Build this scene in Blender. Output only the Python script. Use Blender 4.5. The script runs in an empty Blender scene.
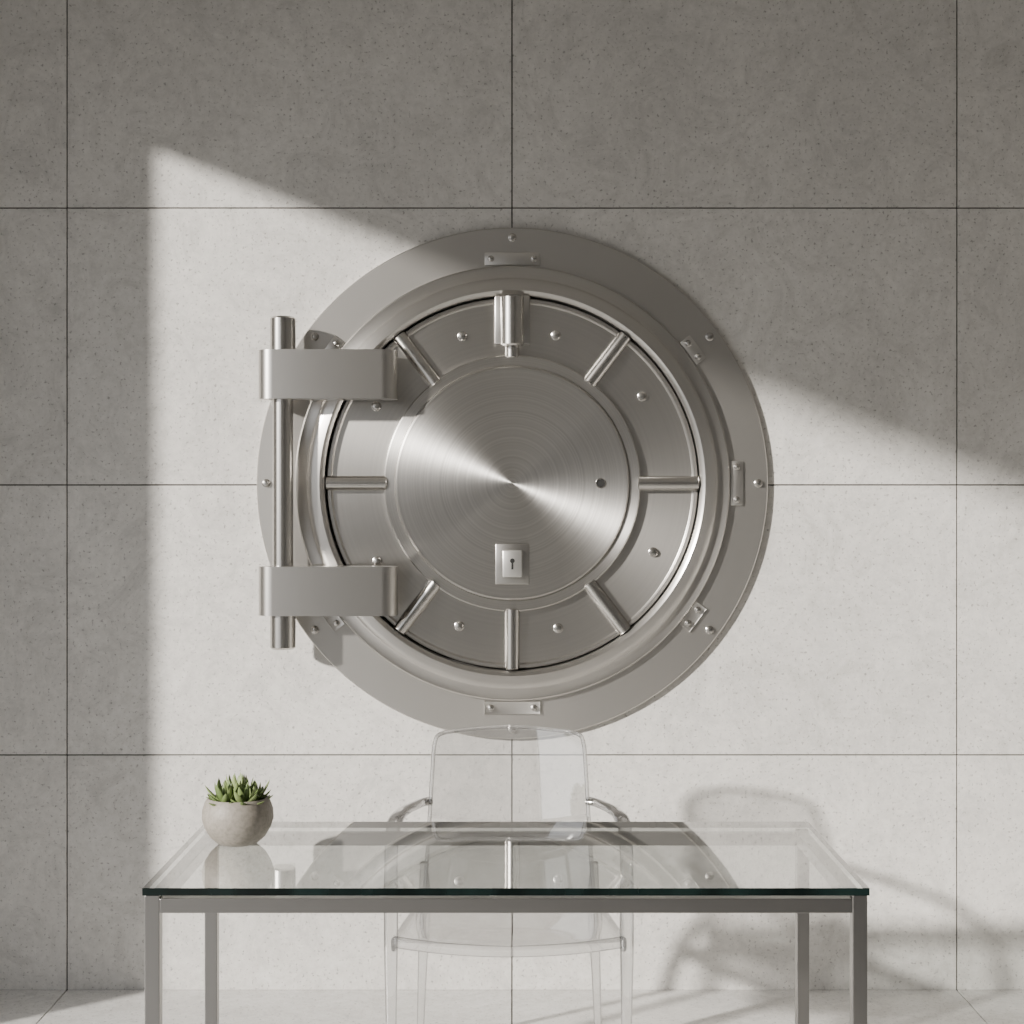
import bpy, bmesh, math, random
from mathutils import Vector, Matrix
random.seed(7)
S = bpy.context.scene
COL = S.collection

# ------------------------------------------------------------ helpers
def obj_from_bm(name, bm, mat=None, parent=None, smooth=True, angle=32):
    bmesh.ops.recalc_face_normals(bm, faces=bm.faces)
    me = bpy.data.meshes.new(name)
    bm.to_mesh(me); bm.free()
    if smooth:
        for p in me.polygons: p.use_smooth = True
        me.set_sharp_from_angle(angle=math.radians(angle))
    o = bpy.data.objects.new(name, me)
    COL.objects.link(o)
    if mat:
        for m in (mat if isinstance(mat, (list, tuple)) else [mat]): me.materials.append(m)
    if parent: o.parent = parent
    return o

def empty(name, loc=(0,0,0), rot=(0,0,0)):
    e = bpy.data.objects.new(name, None)
    e.location = loc; e.rotation_euler = rot
    e.empty_display_size = 0.1
    COL.objects.link(e)
    return e

def add_box(bm, lo, hi, bev=0.0, mi=0, M=None):
    r = bmesh.ops.create_cube(bm, size=1.0)
    vs = r['verts']
    c = [(lo[i]+hi[i])/2 for i in range(3)]; s = [hi[i]-lo[i] for i in range(3)]
    for v in vs: v.co = Vector((c[0]+v.co.x*s[0], c[1]+v.co.y*s[1], c[2]+v.co.z*s[2]))
    fs = list({f for v in vs for f in v.link_faces})
    for f in fs: f.material_index = mi
    if M is not None:
        for v in vs: v.co = M @ v.co
    if bev > 0:
        es = list({e for v in vs for e in v.link_edges})
        bmesh.ops.bevel(bm, geom=es, offset=bev, segments=2, profile=0.5, affect='EDGES')

def add_lathe(bm, prof, segs=96, M=None, mi=0):
    """revolve (r,z) profile about local Z"""
    rings = []
    for r, z in prof:
        if r < 1e-6:
            v = bm.verts.new((0,0,z)); rings.append([v])
        else:
            rings.append([bm.verts.new((r*math.cos(2*math.pi*i/segs), r*math.sin(2*math.pi*i/segs), z)) for i in range(segs)])
    for a, b in zip(rings[:-1], rings[1:]):
        for i in range(segs):
            j = (i+1) % segs
            if len(a) == 1 and len(b) == 1: continue
            if len(a) == 1: f = bm.faces.new((a[0], b[i], b[j]))
            elif len(b) == 1: f = bm.faces.new((a[i], b[0], a[j]))
            else: f = bm.faces.new((a[i], b[i], b[j], a[j]))
            f.material_index = mi
    if M is not None:
        for rr in rings:
            for v in rr: v.co = M @ v.co

def align(p0, p1):
    d = (Vector(p1)-Vector(p0))
    return Matrix.Translation(p0) @ d.to_track_quat('Z', 'Y').to_matrix().to_4x4()

def add_rod(bm, p0, p1, r, segs=32, bev=0.003, mi=0):
    L = (Vector(p1)-Vector(p0)).length
    add_lathe(bm, [(0,0),(r-bev,0),(r,bev),(r,L-bev),(r-bev,L),(0,L)], segs, align(p0,p1), mi)

def catmull(pts, n=8):
    P = [Vector(p) for p in pts]; P = [2*P[0]-P[1]] + P + [2*P[-1]-P[-2]]
    out = []
    for i in range(1, len(P)-2):
        for k in range(n):
            t = k/n; a,b,c,d = P[i-1],P[i],P[i+1],P[i+2]
            out.append(0.5*((2*b)+(c-a)*t+(2*a-5*b+4*c-d)*t*t+(3*b-a-3*c+d)*t**3))
    out.append(P[-2].copy())
    return out

def add_sweep(bm, pts, wid, thk, segs=16, n=8, side=Vector((1,0,0)), power=2.6, mi=0):
    """superelliptic section swept along a smooth path. wid/thk: per control point half sizes"""
    path = catmull(pts, n)
    W = [w.x for w in catmull([(w,0,0) for w in wid], n)]
    T = [w.x for w in catmull([(w,0,0) for w in thk], n)]
    rings = []
    for i, p in enumerate(path):
        t = (path[min(i+1,len(path)-1)] - path[max(i-1,0)]).normalized()
        s = (side - t*side.dot(t)).normalized()
        u = t.cross(s)
        ring = []
        for k in range(segs):
            a = 2*math.pi*k/segs; ca, sa = math.cos(a), math.sin(a)
            x = math.copysign(abs(ca)**(2/power), ca); y = math.copysign(abs(sa)**(2/power), sa)
            ring.append(bm.verts.new(p + s*W[i]*x + u*T[i]*y))
        rings.append(ring)
    for a, b in zip(rings[:-1], rings[1:]):
        for k in range(segs):
            j = (k+1) % segs
            bm.faces.new((a[k], a[j], b[j], b[k])).material_index = mi
    bm.faces.new(rings[0]); bm.faces.new(rings[-1])

# ------------------------------------------------------------ materials
def new_mat(name):
    m = bpy.data.materials.new(name); m.use_nodes = True
    nt = m.node_tree; nt.nodes.clear()
    out = nt.nodes.new('ShaderNodeOutputMaterial')
    return m, nt, out
def N(nt, t, **kw):
    n = nt.nodes.new(t)
    for k, v in kw.items():
        if k in n.inputs.keys(): n.inputs[k].default_value = v
        else: setattr(n, k, v)
    return n
def ramp(nt, stops, src):
    r = nt.nodes.new('ShaderNodeValToRGB')
    el = r.color_ramp.elements
    while len(el) < len(stops): el.new(0.5)
    for e, (p, c) in zip(el, stops):
        e.position = p; e.color = (c[0], c[1], c[2], 1) if isinstance(c, (tuple, list)) else (c, c, c, 1)
    nt.links.new(src, r.inputs[0])
    return r

def concrete(name, base=(0.60,0.583,0.555), rough=0.85, var=0.12, pits=True, spec=0.25):
    m, nt, out = new_mat(name); L = nt.links
    tc = N(nt, 'ShaderNodeTexCoord')
    geo = N(nt, 'ShaderNodeNewGeometry')
    b = N(nt, 'ShaderNodeBsdfPrincipled'); b.inputs['Roughness'].default_value = rough
    b.inputs['Specular IOR Level'].default_value = spec
    n1 = N(nt, 'ShaderNodeTexNoise'); n1.inputs['Scale'].default_value = 1.6; n1.inputs['Detail'].default_value = 8; n1.inputs['Roughness'].default_value = 0.62
    n2 = N(nt, 'ShaderNodeTexNoise'); n2.inputs['Scale'].default_value = 38; n2.inputs['Detail'].default_value = 6; n2.inputs['Roughness'].default_value = 0.7
    n3 = N(nt, 'ShaderNodeTexNoise'); n3.inputs['Scale'].default_value = 100; n3.inputs['Detail'].default_value = 4
    n4 = N(nt, 'ShaderNodeTexNoise'); n4.inputs['Scale'].default_value = 5; n4.inputs['Detail'].default_value = 12; n4.inputs['Roughness'].default_value = 0.8; n4.inputs['Distortion'].default_value = 2.0
    for n in (n1,n2,n3,n4): L.new(tc.outputs['Object'], n.inputs['Vector'])
    r1 = ramp(nt, [(0.3, 1-var), (0.7, 1+var*0.4)], n1.outputs['Fac'])
    r2 = ramp(nt, [(0.3, 0.87), (0.7, 1.05)], n2.outputs['Fac'])
    r4 = ramp(nt, [(0.35, 0.83), (0.52, 1.0), (0.66, 1.05)], n4.outputs['Fac'])
    r3 = ramp(nt, [(0.32, 0.60), (0.40, 1.0)], n3.outputs['Fac'])
    ri = ramp(nt, [(0.0, 0.96), (1.0, 1.03)], geo.outputs['Random Per Island'])
    prev = None
    for r in (r1, r2, r4, ri) + ((r3,) if pits else ()):
        mx = N(nt, 'ShaderNodeMix', data_type='RGBA', blend_type='MULTIPLY'); mx.inputs[0].default_value = 1
        if prev is None: mx.inputs[6].default_value = (*base, 1)
        else: L.new(prev, mx.inputs[6])
        L.new(r.outputs[0], mx.inputs[7]); prev = mx.outputs[2]
    L.new(prev, b.inputs['Base Color'])
    bp = N(nt, 'ShaderNodeBump'); bp.inputs['Strength'].default_value = 0.55; bp.inputs['Distance'].default_value = 0.003
    ad = N(nt, 'ShaderNodeMath', operation='MULTIPLY_ADD'); ad.inputs[1].default_value = 0.6
    L.new(n2.outputs['Fac'], ad.inputs[0]); L.new(r3.outputs[0], ad.inputs[2])
    L.new(ad.outputs[0], bp.inputs['Height'])
    L.new(bp.outputs[0], b.inputs['Normal']); L.new(b.outputs[0], out.inputs[0])
    return m

def flat(name, col, rough=0.6, metal=0.0, spec=0.5):
    m, nt, out = new_mat(name)
    b = N(nt, 'ShaderNodeBsdfPrincipled')
    b.inputs['Base Color'].default_value = (*col, 1); b.inputs['Roughness'].default_value = rough
    b.inputs['Metallic'].default_value = metal; b.inputs['Specular IOR Level'].default_value = spec
    tc = N(nt, 'ShaderNodeTexCoord'); n = N(nt, 'ShaderNodeTexNoise'); n.inputs['Scale'].default_value = 60
    nt.links.new(tc.outputs['Object'], n.inputs['Vector'])
    r = ramp(nt, [(0.3, max(0, rough-0.04)), (0.7, min(1, rough+0.04))], n.outputs['Fac'])
    nt.links.new(r.outputs[0], b.inputs['Roughness']); nt.links.new(b.outputs[0], out.inputs[0])
    return m

def steel(name, col=(0.5,0.485,0.46), rough=0.36, aniso=0.0, radial=False, metal=1.0, rot=0.25, vary=0.02, rv=0.0):
    m, nt, out = new_mat(name); L = nt.links
    b = N(nt, 'ShaderNodeBsdfPrincipled'); b.inputs['Metallic'].default_value = metal
    b.inputs['Base Color'].default_value = (*col, 1); b.inputs['Roughness'].default_value = rough
    tc = N(nt, 'ShaderNodeTexCoord')
    no = N(nt, 'ShaderNodeTexNoise')
    if radial:
        sx = N(nt, 'ShaderNodeSeparateXYZ'); L.new(tc.outputs['Object'], sx.inputs[0])
        cb = N(nt, 'ShaderNodeCombineXYZ'); L.new(sx.outputs[0], cb.inputs[0]); L.new(sx.outputs[1], cb.inputs[1])
        ln = N(nt, 'ShaderNodeVectorMath', operation='LENGTH'); L.new(cb.outputs[0], ln.inputs[0])
        c2 = N(nt, 'ShaderNodeCombineXYZ'); L.new(ln.outputs['Value'], c2.inputs[0])
        L.new(c2.outputs[0], no.inputs['Vector']); no.inputs['Scale'].default_value = 130; no.inputs['Detail'].default_value = 3
        tg = N(nt, 'ShaderNodeTangent', direction_type='RADIAL', axis='Z')
        L.new(tg.outputs[0], b.inputs['Tangent'])
        b.inputs['Anisotropic'].default_value = aniso; b.inputs['Anisotropic Rotation'].default_value = rot
    else:
        L.new(tc.outputs['Object'], no.inputs['Vector']); no.inputs['Scale'].default_value = 3.0; no.inputs['Detail'].default_value = 1
    rc = ramp(nt, [(0.25, tuple(c*(1-vary) for c in col)), (0.75, tuple(c*(1+vary) for c in col))], no.outputs['Fac'])
    L.new(rc.outputs[0], b.inputs['Base Color'])
    if rv > 0:
        rr = ramp(nt, [(0.25, rough-rv), (0.75, rough+rv)], no.outputs['Fac']); L.new(rr.outputs[0], b.inputs['Roughness'])
    L.new(b.outputs[0], out.inputs[0])
    return m

def clear(name, tint=(0.95,0.96,0.96), f0=0.04, glossk=1.0, haze=0.0, edge=0.0, edgecol=(0.3,0.3,0.3), glassmix=0.0, epow=4.0):
    """clear sheet: transparency + Schlick Fresnel reflection"""
    m, nt, out = new_mat(name); L = nt.links
    tr = N(nt, 'ShaderNodeBsdfTransparent'); tr.inputs[0].default_value = (*tint, 1)
    gl = N(nt, 'ShaderNodeBsdfGlossy'); gl.inputs['Roughness'].default_value = 0.02; gl.inputs[0].default_value = (1,1,1,1)
    lw = N(nt, 'ShaderNodeLayerWeight'); lw.inputs[0].default_value = 0.5
    p5 = N(nt, 'ShaderNodeMath', operation='POWER'); p5.inputs[1].default_value = 5; L.new(lw.outputs['Facing'], p5.inputs[0])
    sch = N(nt, 'ShaderNodeMath', operation='MULTIPLY_ADD'); sch.inputs[1].default_value = (1-f0)*glossk; sch.inputs[2].default_value = f0*glossk; sch.use_clamp = True
    L.new(p5.outputs[0], sch.inputs[0])
    base = tr.outputs[0]
    if glassmix > 0:
        g = N(nt, 'ShaderNodeBsdfGlass'); g.inputs['IOR'].default_value = 1.45; g.inputs['Roughness'].default_value = 0.0
        mg = N(nt, 'ShaderNodeMixShader'); mg.inputs[0].default_value = glassmix
        L.new(base, mg.inputs[1]); L.new(g.outputs[0], mg.inputs[2]); base = mg.outputs[0]
    if haze > 0:
        df = N(nt, 'ShaderNodeBsdfDiffuse'); df.inputs[0].default_value = (0.9,0.9,0.9,1)
        mh = N(nt, 'ShaderNodeMixShader'); mh.inputs[0].default_value = haze
        L.new(base, mh.inputs[1]); L.new(df.outputs[0], mh.inputs[2]); base = mh.outputs[0]
    if edge > 0:
        tr2 = N(nt, 'ShaderNodeBsdfTransparent'); tr2.inputs[0].default_value = (*edgecol, 1)
        pe = N(nt, 'ShaderNodeMath', operation='POWER'); pe.inputs[1].default_value = epow; L.new(lw.outputs['Facing'], pe.inputs[0])
        mm = N(nt, 'ShaderNodeMath', operation='MULTIPLY'); mm.inputs[1].default_value = edge
        L.new(pe.outputs[0], mm.inputs[0])
        me_ = N(nt, 'ShaderNodeMixShader'); L.new(mm.outputs[0], me_.inputs[0]); L.new(base, me_.inputs[1]); L.new(tr2.outputs[0], me_.inputs[2]); base = me_.outputs[0]
    mx = N(nt, 'ShaderNodeMixShader'); L.new(sch.outputs[0], mx.inputs[0]); L.new(base, mx.inputs[1]); L.new(gl.outputs[0], mx.inputs[2])
    L.new(mx.outputs[0], out.inputs[0])
    return m

M_wall = concrete('concrete_panel', base=(0.615,0.60,0.573))
M_floor = concrete('stone_tile', base=(0.70,0.69,0.67), rough=0.45, var=0.08, spec=0.4)
M_ceil = concrete('ceiling_plaster', base=(0.48,0.47,0.45), var=0.05, pits=False)
M_joint = flat('joint_dark', (0.11,0.105,0.10), 0.9)
M_frame = flat('window_frame_metal', (0.08,0.08,0.085), 0.4, 0.8)
M_ring = steel('steel_ring', col=(0.55,0.535,0.512), rough=0.31, aniso=0.7, radial=True, vary=0.05)
M_disc = steel('steel_spun_disc', col=(0.60,0.585,0.562), rough=0.32, aniso=0.92, radial=True, vary=0.16, rv=0.03)
M_flange = steel('steel_flange', col=(0.53,0.515,0.492), rough=0.38)
M_pol = steel('steel_polished', col=(0.54,0.527,0.505), rough=0.22, vary=0.0)
M_strap = steel('steel_strap', col=(0.56,0.545,0.522), rough=0.28)
M_dark = flat('steel_dark', (0.03,0.03,0.03), 0.5, 0.5)
M_desk = steel('desk_frame_steel', col=(0.265,0.26,0.253), rough=0.33)

# ------------------------------------------------------------ room shell
ZL = [0.0, 0.748, 1.608, 2.49, 3.37]
G = 0.0021
def panel_wall(name, xs, zs, thick=0.03, back=0.15):
    bm = bmesh.new()
    for i in range(len(xs)-1):
        for j in range(len(zs)-1):
            add_box(bm, (xs[i]+G, 0.0, zs[j]+(G if j else 0)), (xs[i+1]-G, thick, zs[j+1]-G), 0.0008)
    add_box(bm, (xs[0], thick-0.022, zs[0]), (xs[-1], back, zs[-1]), 0, 1)
    return obj_from_bm(name, bm, [M_wall, M_joint], smooth=False)
XL, XR, YF = -2.2, 3.2, -7.0
wall_back = panel_wall('wall_back', [XL-0.2, -1.417, 0.0, 1.417, 2*1.417, XR+0.2], ZL)

# left wall with opening
bm = bmesh.new()
yj, zt, yo = -0.895, 3.18, -6.2
add_box(bm, (XL-0.2, yj, 0), (XL, 0, 3.37))
add_box(bm, (XL-0.2, YF, 0), (XL, yo, 3.37))
add_box(bm, (XL-0.2, yo, zt+0.04), (XL, yj, 3.37))
obj_from_bm('wall_left', bm, M_ceil, smooth=False)
bm = bmesh.new()
fx0, fx1 = XL-0.2, XL-0.14
add_box(bm, (fx0, yo, zt), (fx1, yj, zt+0.04))
add_box(bm, (fx0, yj-0.04, 0.04), (fx1, yj, zt))
add_box(bm, (fx0, yo, 0.04), (fx1, yo+0.04, zt))
add_box(bm, (fx0, yo, 0.0), (fx1, yj, 0.04))
obj_from_bm('window_1', bm, M_frame, smooth=False)
bm = bmesh.new(); add_box(bm, (XR, YF, 0), (XR+0.2, 0, 3.37)); obj_from_bm('wall_right', bm, M_ceil, smooth=False)
bm = bmesh.new(); add_box(bm, (XL-0.2, YF-0.2, 0), (XR+0.2, YF, 3.37)); obj_from_bm('wall_front_added', bm, M_ceil, smooth=False)  # unseen wall behind the camera, added to give the steel darker reflections
bm = bmesh.new(); add_box(bm, (XL-0.2, YF-0.2, 3.37), (XR+0.2, 0.15, 3.5)); obj_from_bm('ceiling', bm, M_ceil, smooth=False)
# floor tiles
bm = bmesh.new()
fxs = [XL-0.2, -1.417, 0, 1.417, 2.834, XR+0.2]
ys = [0.0, -1.417, -2.834, -4.251, -5.668, YF]
for i in range(len(fxs)-1):
    for j in range(len(ys)-1):
        add_box(bm, (fxs[i]+G, ys[j+1]+G, -0.02), (fxs[i+1]-G, ys[j]-(G if j else 0), 0), 0.001)
add_box(bm, (fxs[0], YF-0.2, -0.12), (fxs[-1], 0.15, -0.012), 0, 1)
obj_from_bm('floor', bm, [M_floor, M_joint], smooth=False)

# ------------------------------------------------------------ vault door (local x right, y up, z toward room)
VD = empty('vault_door', (0.001, 0, 1.613), (math.pi/2, 0, 0))
bm = bmesh.new()
add_lathe(bm, [(0.811,0.0),(0.811,0.019),(0.808,0.022),(0.688,0.022)], 192)
obj_from_bm('flange', bm, M_flange, VD)
bm = bmesh.new()
add_lathe(bm, [(0.688,0.02),(0.688,0.040),(0.683,0.045),(0.652,0.045),(0.647,0.048),(0.645,0.062),(0.640,0.067),(0.628,0.071),(0.606,0.075),(0.599,0.072),(0.592,0.062),(0.592,0.0)], 192)
obj_from_bm('frame_ring', bm, M_ring, VD)
bm = bmesh.new()
add_lathe(bm, [(0.586,0.005),(0.586,0.040),(0.583,0.044),(0.574,0.044),(0.571,0.038),(0.568,0.036),(0.0,0.036)], 192)
obj_from_bm('door_panel', bm, M_ring, VD)
bm = bmesh.new()
add_lathe(bm, [(0.60,0.003),(0.0,0.003)], 96)
obj_from_bm('gap_backing', bm, M_dark, VD)
bm = bmesh.new()
add_lathe(bm, [(0.404,0.035),(0.404,0.058),(0.400,0.062),(0.372,0.062),(0.369,0.059),(0.366,0.062),(0.366,0.070),(0.362,0.074),(0.0,0.074)], 192)
obj_from_bm('center_disc', bm, M_disc, VD)
# spokes
bm = bmesh.new()
for a in (0, 52.5, 127.5, 180, 232.5, 270, 307.5):
    c, s = math.cos(math.radians(a)), math.sin(math.radians(a))
    add_rod(bm, (0.395*c, 0.395*s, 0.050), (0.587*c, 0.587*s, 0.050), 0.0235, 32)
add_rod(bm, (0, 0.395, 0.052), (0, 0.45, 0.052), 0.0225, 32)
obj_from_bm('locking_bars', bm, M_pol, VD)
bm = bmesh.new()
add_box(bm, (-0.056, 0.436, 0.036), (0.056, 0.590, 0.074), 0.006)
obj_from_bm('bolt_housing', bm, M_strap, VD)
bm = bmesh.new()
add_rod(bm, (0, 0.430, 0.078), (0, 0.588, 0.078), 0.037, 40, 0.005)
obj_from_bm('locking_bolt', bm, M_pol, VD)
# hinge
HX, HZ = -0.714, 0.118
bm = bmesh.new()
add_rod(bm, (HX, -0.517, HZ), (HX, -0.40, HZ), 0.0395, 48, 0.006)
add_rod(bm, (HX, 0.40, HZ), (HX, 0.517, HZ), 0.0395, 48, 0.006)
add_rod(bm, (HX, -0.42, HZ), (HX, 0.42, HZ), 0.032, 48, 0.003)
obj_from_bm('hinge_pin', bm, M_pol, VD)
def strap(bm, yc, h=0.152, x0=-0.789, x1=-0.356, z0=0.068, z1=0.168):
    out = []
    def arc(cx, cz, r, a0, a1, n=12):
        for k in range(n+1):
            a = math.radians(a0+(a1-a0)*k/n); out.append((cx+r*math.cos(a), cz+r*math.sin(a)))
    rL, rR = 0.049, 0.049
    arc(x1-rR, z0+rR, rR, -90, 0); arc(x1-rR, z1-rR, rR, 0, 90)
    arc(x0+rL, z1-rL, rL, 90, 180); arc(x0+rL, z0+rL, rL, 180, 270)
    lo = [bm.verts.new((x, yc-h/2, z)) for x, z in out]; hi = [bm.verts.new((x, yc+h/2, z)) for x, z in out]
    n = len(out)
    for i in range(n): bm.faces.new((lo[i], lo[(i+1)%n], hi[(i+1)%n], hi[i]))
    a = bm.faces.new(lo); b = bm.faces.new(hi)
    bmesh.ops.bevel(bm, geom=list(set(a.edges)|set(b.edges)), offset=0.004, segments=2, affect='EDGES')
    add_box(bm, (-0.54, yc-h*0.42, 0.036), (-0.40, yc+h*0.42, 0.08), 0.004)
bm = bmesh.new(); strap(bm, 0.336); strap(bm, -0.335)
obj_from_bm('hinge_straps', bm, M_strap, VD)

def bolt(bm, x, y, z, r=0.0125):
    M = Matrix.Translation((x, y, z))
    add_lathe(bm, [(r*1.15,0),(r*1.15,0.002),(r,0.003),(r,0.008),(r*0.8,0.0115),(r*0.4,0.013),(0,0.0133)], 24, M)
bm = bmesh.new()
for a in (0, 36.6, 90, 143.4, 180, 216.6, 270, 323.4):
    bolt(bm, 0.780*math.cos(math.radians(a)), 0.780*math.sin(math.radians(a)), 0.022, 0.0115)
for px, py in ((463,337),(557,336),(643,397),(377,407),(378,562),(460,627),(559,629),(654,553)):
    bolt(bm, (px-513)/316.5, (484-py)/316.5, 0.036, 0.0135)
obj_from_bm('bolts', bm, M_pol, VD)
bm = bmesh.new(); bm2 = bmesh.new()
for a, ln, sp in ((90,0.175,0.068),(0,0.140,0.052),(270,0.175,0.068),(36.4,0.088,0.026),(323.6,0.088,0.026),(143.6,0.088,0.026),(216.4,0.088,0.026)):
    t = math.radians(a)
    M = Matrix.Translation((0.711*math.cos(t), 0.711*math.sin(t), 0.022)) @ Matrix.Rotation(t-math.pi/2, 4, 'Z')
    add_box(bm, (-ln/2, -0.020, -0.001), (ln/2, 0.020, 0.008), 0.002, 0, M)
    for k in (-sp, sp):
        p = M @ Vector((k, 0, 0.008)); bolt(bm2, p.x, p.y, p.z, 0.009)
M_plate = steel('steel_clamp_plate', col=(0.64,0.625,0.60), rough=0.34)
obj_from_bm('clamp_plates', bm, M_plate, VD); obj_from_bm('clamp_screws', bm2, M_pol, VD)
# lock
bm = bmesh.new()
add_box(bm, (-0.053,-0.318,0.073), (0.053,-0.190,0.080), 0.003)
obj_from_bm('lock_plate', bm, M_strap, VD)
M_lock = steel('steel_lock_body', col=(0.66,0.65,0.63), rough=0.35, metal=0.9)
bm = bmesh.new()
add_box(bm, (-0.031,-0.295,0.079), (0.031,-0.210,0.094), 0.005)
obj_from_bm('lock_body', bm, M_lock, VD)
bm = bmesh.new()
add_rod(bm, (0,-0.243,0.090), (0,-0.243,0.0952), 0.0075, 20, 0.0005)
add_box(bm, (-0.003,-0.270,0.090), (0.003,-0.245,0.0952))
add_rod(bm, (0.278,0,0.070), (0.278,0,0.0755), 0.0125, 28, 0.0005)
obj_from_bm('keyholes', bm, M_dark, VD)
bm = bmesh.new()
add_lathe(bm, [(0.0125,0.073),(0.0125,0.077),(0.0155,0.077),(0.017,0.073)], 32, Matrix.Translation((0.278,0,0)))
obj_from_bm('keyhole_collar', bm, M_pol, VD)

# ------------------------------------------------------------ glass desk
DX, DY = -0.0125, -1.48     # centre
DW, DD = 1.504, 0.70
DESK = empty('glass_desk', (DX, DY, 0))
M_gl = clear('glass_sheet', tint=(0.87,0.885,0.88), f0=0.04, glossk=1.7)
M_gl2 = clear('glass_underside', tint=(0.95,0.965,0.96), f0=0.0, glossk=0.15)
m, nt, out = new_mat('glass_edge_green')
b = N(nt, 'ShaderNodeBsdfPrincipled'); b.inputs['Roughness'].default_value = 0.08; b.inputs['Specular IOR Level'].default_value = 0.25
tc = N(nt,'ShaderNodeTexCoord'); mp = N(nt,'ShaderNodeMapping'); mp.inputs['Scale'].default_value=(6,6,1); no = N(nt,'ShaderNodeTexNoise'); no.inputs['Scale'].default_value=2
nt.links.new(tc.outputs['Object'], mp.inputs[0]); nt.links.new(mp.outputs[0], no.inputs['Vector'])
r = ramp(nt, [(0.35,(0.002,0.004,0.0037)),(0.7,(0.006,0.013,0.012))], no.outputs['Fac']); nt.links.new(r.outputs[0], b.inputs['Base Color'])
nt.links.new(b.outputs[0], out.inputs[0]); M_ge = m
bm = bmesh.new()
add_box(bm, (-DW/2,-DD/2,0.742), (DW/2,DD/2,0.758), 0.0012)
bm.normal_update()
for f in bm.faces: f.material_index = (0 if f.normal.z > 0.9 else (2 if f.normal.z < -0.9 else 1))
obj_from_bm('glass_top', bm, [M_gl, M_ge, M_gl2], DESK, smooth=False)
T = 0.031; ix, iy = DW/2-0.004, DD/2-0.004
bm = bmesh.new()
for sx in (-1, 1):
    for sy in (-1, 1):
        x0, x1 = sorted((sx*ix, sx*(ix-T))); y0, y1 = sorted((sy*iy, sy*(iy-T)))
        add_box(bm, (x0,y0,0.0), (x1,y1,0.7415), 0.0015)
obj_from_bm('legs', bm, M_desk, DESK, smooth=False)
bm = bmesh.new()
for sy in (-1, 1):
    y0, y1 = sorted((sy*iy, sy*(iy-T)))
    add_box(bm, (-ix+T,y0,0.705), (ix-T,y1,0.735), 0.0015)
for sx in (-1, 1):
    x0, x1 = sorted((sx*ix, sx*(ix-T)))
    add_box(bm, (x0,-iy+T,0.705), (x1,iy-T,0.735), 0.0015)
obj_from_bm('rails', bm, M_desk, DESK, smooth=False)

# ------------------------------------------------------------ clear armchair
CH = empty('acrylic_armchair', (-0.008, 0, 0))
M_ac = clear('acrylic_sheet', tint=(0.95,0.95,0.95), f0=0.12, glossk=1.2, haze=0.02, edge=0.7, edgecol=(0.3,0.3,0.3), epow=3)
M_act = clear('acrylic_solid', tint=(0.93,0.93,0.93), f0=0.08, glossk=1.4, haze=0.02, edge=1.0, edgecol=(0.12,0.12,0.12), glassmix=0.65, epow=2.0)
def lerp(a,b,t): return a+(b-a)*t
bm = bmesh.new()
nu, nv = 24, 20
grid = []
th = 0.010
def back_pt(u, v):      # u -1..1, v 0..1
    hw = lerp(0.236, 0.209, v**0.8)
    z = lerp(0.44, 0.905, v) + (0.012*(1-u*u) if v > 0 else 0)*v
    if v > 0.9: hw -= 0.010*((v-0.9)/0.1)**2
    y = lerp(-0.665, -0.575, v**1.1) - 0.060*u*u
    return Vector((hw*u, y, z))
for side in (0, 1):
    g = []
    for j in range(nv+1):
        row = []
        for i in range(nu+1):
            u = -1+2*i/nu; v = j/nv
            p = back_pt(u, v)
            du = back_pt(min(u+.01,1), v)-back_pt(max(u-.01,-1), v); dv = back_pt(u, min(v+.01,1))-back_pt(u, max(v-.01,0))
            n = du.cross(dv).normalized()
            row.append(bm.verts.new(p + n*(th/2 if side else -th/2)))
        g.append(row)
    grid.append(g)
    for j in range(nv):
        for i in range(nu):
            bm.faces.new((g[j][i], g[j][i+1], g[j+1][i+1], g[j+1][i]))
def stitch(A, B):
    for i in range(len(A)-1): bm.faces.new((A[i], A[i+1], B[i+1], B[i]))
g0, g1 = grid
stitch(g0[0], g1[0]); stitch(g0[-1], g1[-1])
stitch([r_[0] for r_ in g0], [r_[0] for r_ in g1]); stitch([r_[-1] for r_ in g0], [r_[-1] for r_ in g1])
obj_from_bm('backrest', bm, M_ac, CH, angle=50)
bm = bmesh.new()
rim = [back_pt(-1, v) for v in (0, .2, .4, .6, .8, .95)] + [back_pt(u, 1.0) for u in (-0.95, -0.6, -0.2, 0.2, 0.6, 0.95)] + [back_pt(1, v) for v in (.95, .8, .6, .4, .2, 0)]
add_sweep(bm, rim, [0.008]*len(rim), [0.006]*len(rim), 12, 6, side=Vector((0,1,0)), power=2)
obj_from_bm('back_rim', bm, M_act, CH)
bm = bmesh.new()
def seat_pt(u, w):      # w 0 back..1 front
    hw = lerp(0.235, 0.292, w**0.8)
    y = lerp(-0.655, -1.075, w) - 0.030*(1-u*u)*w
    z = 0.455 - 0.014*(1-u*u)*math.sin(math.pi*w)
    return Vector((hw*u, y, z))
tops, bots = [], []
nu, nw = 24, 20
for lst, dz in ((tops, 0), (bots, -0.012)):
    for j in range(nw+1):
        lst.append([bm.verts.new(seat_pt(-1+2*i/nu, j/nw)+Vector((0,0,dz))) for i in range(nu+1)])
    for j in range(nw):
        for i in range(nu): bm.faces.new((lst[j][i], lst[j][i+1], lst[j+1][i+1], lst[j+1][i]))
stitch(tops[0], bots[0]); stitch([r_[0] for r_ in tops],[r_[0] for r_ in bots]); stitch([r_[-1] for r_ in tops],[r_[-1] for r_ in bots]); stitch(tops[-1], bots[-1])
obj_from_bm('seat', bm, M_ac, CH, angle=50)
bm = bmesh.new()
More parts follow.
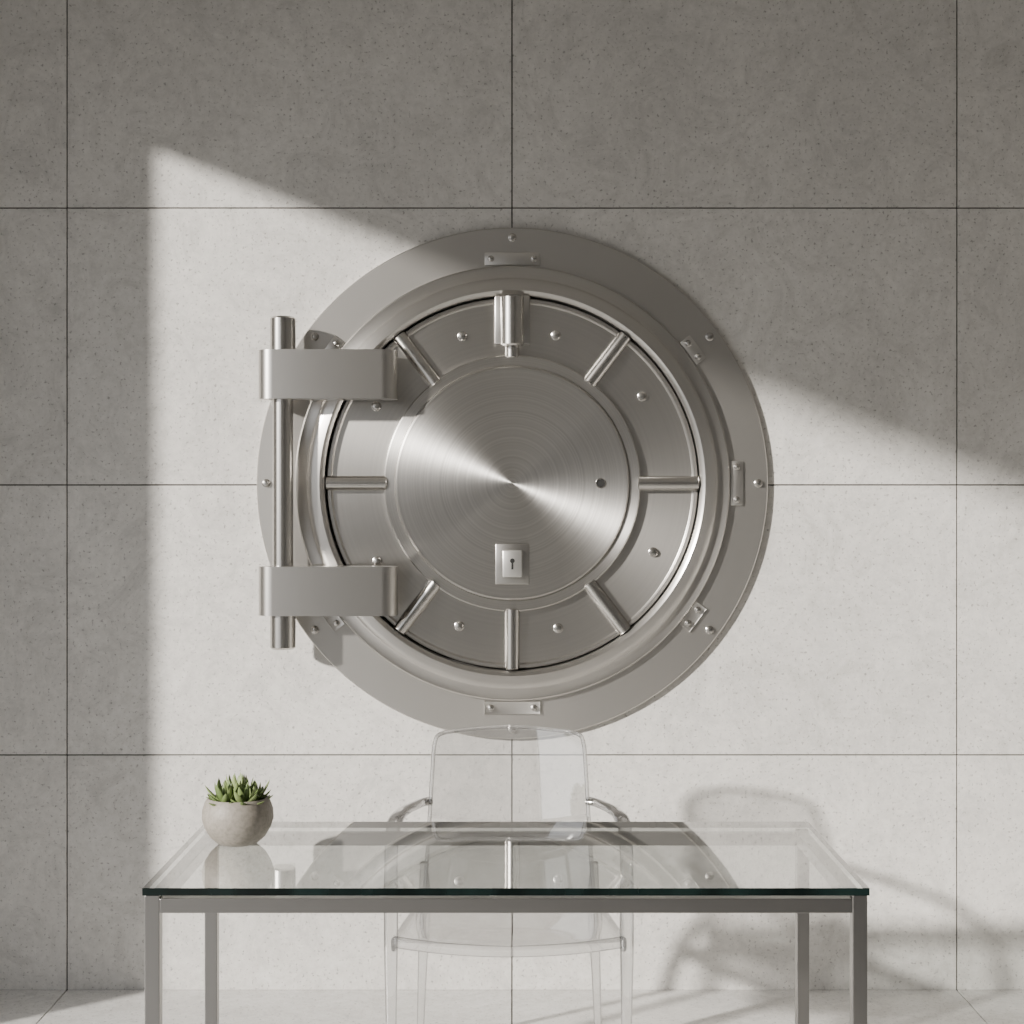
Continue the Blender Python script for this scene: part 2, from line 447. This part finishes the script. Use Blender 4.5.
ap = [seat_pt(u, 1)+Vector((0,0,-0.012-0.016*(1-u*u))) for u in [-1+2*i/10 for i in range(11)]]
add_sweep(bm, ap, [0.006]*11, [0.015]*11, 12, 4, side=Vector((0,1,0)), power=3)
apb = [seat_pt(u, 0)+Vector((0,0,-0.018)) for u in (-1,-.5,0,.5,1)]
add_sweep(bm, apb, [0.006]*5, [0.018]*5, 12, 4, side=Vector((0,1,0)), power=3)
for s in (-1, 1):
    aps = [seat_pt(s, w)+Vector((0,0,-0.018)) for w in (0,.33,.66,1)]
    add_sweep(bm, aps, [0.006]*4, [0.018]*4, 12, 4, side=Vector((1,0,0)), power=3)
obj_from_bm('seat_apron', bm, M_act, CH)
bm = bmesh.new()
for s in (-1, 1):
    pts = [(s*0.294,-1.085,0.0),(s*0.297,-1.082,0.25),(s*0.298,-1.075,0.46),(s*0.300,-1.05,0.62),(s*0.300,-1.005,0.692),(s*0.297,-0.92,0.720),(s*0.283,-0.80,0.722),(s*0.245,-0.690,0.722),(s*0.222,-0.655,0.722)]
    add_sweep(bm, pts, [0.010,0.014,0.018,0.017,0.018,0.020,0.019,0.014,0.010], [0.010,0.014,0.017,0.013,0.010,0.010,0.010,0.011,0.012], 18, 8, side=Vector((1,0,0)), power=3)
obj_from_bm('arms_and_front_legs', bm, M_act, CH)
bm = bmesh.new()
for s in (-1, 1):
    pts = [(s*0.255,-0.545,0.0),(s*0.245,-0.60,0.22),(s*0.235,-0.648,0.44),(s*0.236,-0.695,0.56)]
    add_sweep(bm, pts, [0.010,0.013,0.017,0.010], [0.010,0.013,0.016,0.006], 18, 8, side=Vector((1,0,0)), power=3)
obj_from_bm('rear_legs', bm, M_act, CH)
bm = bmesh.new()
for s in (-1, 1):
    add_rod(bm, (s*0.214, -0.668, 0.722), (s*0.240, -0.680, 0.722), 0.008, 20, 0.001)
obj_from_bm('arm_bolts', bm, M_pol, CH)

# ------------------------------------------------------------ potted succulent
PS = empty('potted_succulent', (-0.640, -1.392, 0.7585))
m, nt, out = new_mat('ceramic_stoneware')
b = N(nt, 'ShaderNodeBsdfPrincipled'); b.inputs['Roughness'].default_value = 0.55
tc = N(nt,'ShaderNodeTexCoord'); no = N(nt,'ShaderNodeTexNoise'); no.inputs['Scale'].default_value = 120; no.inputs['Detail'].default_value=5
nt.links.new(tc.outputs['Object'], no.inputs['Vector'])
r = ramp(nt, [(0.3,(0.20,0.18,0.152)),(0.6,(0.275,0.25,0.215))], no.outputs['Fac']); nt.links.new(r.outputs[0], b.inputs['Base Color']); nt.links.new(b.outputs[0], out.inputs[0])
M_pot = m
bm = bmesh.new()
prof = [(0,0),(0.040,0),(0.047,0.003),(0.064,0.018),(0.077,0.040),(0.083,0.060),(0.082,0.080),(0.076,0.098),(0.071,0.106),(0.068,0.108),(0.065,0.105),(0.066,0.09),(0,0.09)]
add_lathe(bm, prof, 72)
obj_from_bm('pot', bm, M_pot, PS, angle=60)
M_soil = concrete('soil_mix', base=(0.05,0.04,0.03), rough=1.0)
bm = bmesh.new(); add_lathe(bm, [(0.066,0.091),(0.04,0.096),(0,0.098)], 40); obj_from_bm('soil', bm, M_soil, PS)
m, nt, out = new_mat('succulent_leaf')
b = N(nt, 'ShaderNodeBsdfPrincipled'); b.inputs['Roughness'].default_value = 0.42
geo = N(nt,'ShaderNodeNewGeometry')
r = ramp(nt, [(0,(0.09,0.135,0.04)),(0.5,(0.16,0.22,0.075)),(1,(0.27,0.34,0.14))], geo.outputs['Random Per Island'])
nt.links.new(r.outputs[0], b.inputs['Base Color']); nt.links.new(b.outputs[0], out.inputs[0])
M_leaf = m
def leaf(bm, base, az, lift, L, w):
    n = 9; segs = 8
    d = Vector((math.cos(az), math.sin(az), 0)); s = Vector((-math.sin(az), math.cos(az), 0)); up = Vector((0,0,1))
    rings = []; p = Vector(base)
    for k in range(n):
        t = k/(n-1)
        el = lift + 0.35*t
        dr = d*math.cos(el)+up*math.sin(el); nn = up*math.cos(el)-d*math.sin(el)
        if k: p = p + dr*(L/(n-1))
        ww = w*(0.55+0.9*t-0.2*t*t)*max(0.0, (1-t**2.2))+0.0004; tt = ww*0.5
        rings.append([bm.verts.new(p + s*ww*math.cos(a)+nn*tt*(math.sin(a) if math.sin(a)<0 else 0.35*math.sin(a))) for a in [2*math.pi*q/segs for q in range(segs)]])
    for a, b_ in zip(rings[:-1], rings[1:]):
        for q in range(segs): bm.faces.new((a[q], a[(q+1)%segs], b_[(q+1)%segs], b_[q]))
    bm.faces.new(rings[0]); bm.faces.new(rings[-1])
bm = bmesh.new()
cent = [(0,0,0.105,1.1)] + [(0.038*math.cos(a), 0.038*math.sin(a), 0.100, 0.92) for a in [i*2*math.pi/5+0.3 for i in range(5)]]
for cx, cy, cz, sc in cent:
    tilt = Vector((cx, cy, 0))
    for ringi, (cnt, lift, L, w) in enumerate(((6,0.35,0.048,0.0130),(5,0.75,0.054,0.0125),(4,1.1,0.056,0.0110),(2,1.3,0.050,0.0085))):
        off = random.random()*6
        for k in range(cnt):
            a = off+2*math.pi*k/cnt+random.uniform(-.15,.15)
            Lk = L*sc*random.uniform(.85,1.15)
            dv = Vector((math.cos(a), math.sin(a), 0))
            li = lift + random.uniform(-.1,.1) - 0.25*(dv.dot(tilt)/0.038 if sc < 1 else 0)
            leaf(bm, (cx+dv.x*0.004, cy+dv.y*0.004, cz-0.006+ringi*0.002), a, li, Lk, w)
obj_from_bm('leaves', bm, M_leaf, PS, angle=60)

# ------------------------------------------------------------ light
sd = bpy.data.lights.new('sun', 'SUN'); sd.energy = 9.6; sd.angle = math.radians(2.2); sd.color = (1.0, 0.945, 0.87)
so = bpy.data.objects.new('sun', sd); COL.objects.link(so)
so.rotation_euler = Vector((1.2, 1.0, -0.485)).to_track_quat('-Z', 'Y').to_euler(); so.location = (-6,-5,4)
w = bpy.data.worlds.new('world'); S.world = w; w.use_nodes = True
nt = w.node_tree; bg = nt.nodes['Background']
tc = N(nt,'ShaderNodeTexCoord'); sx = N(nt,'ShaderNodeSeparateXYZ'); nt.links.new(tc.outputs['Generated'], sx.inputs[0])
mr = N(nt,'ShaderNodeMapRange'); mr.inputs['From Min'].default_value=-1; nt.links.new(sx.outputs[2], mr.inputs['Value'])
r = ramp(nt, [(0.0,(0.30,0.29,0.28)),(0.49,(0.45,0.44,0.43)),(0.53,(0.88,0.88,0.88)),(1.0,(0.68,0.73,0.83))], mr.outputs[0])
nt.links.new(r.outputs[0], bg.inputs[0]); bg.inputs[1].default_value = 1.8

# ------------------------------------------------------------ camera
cd = bpy.data.cameras.new('camera'); cd.sensor_width = 36; cd.lens = 1637/1024*36; cd.shift_y = -12/1024
co = bpy.data.objects.new('camera', cd); COL.objects.link(co)
co.location = (0, -5.213, 1.56); co.rotation_euler = (math.pi/2, 0, 0)
S.camera = co
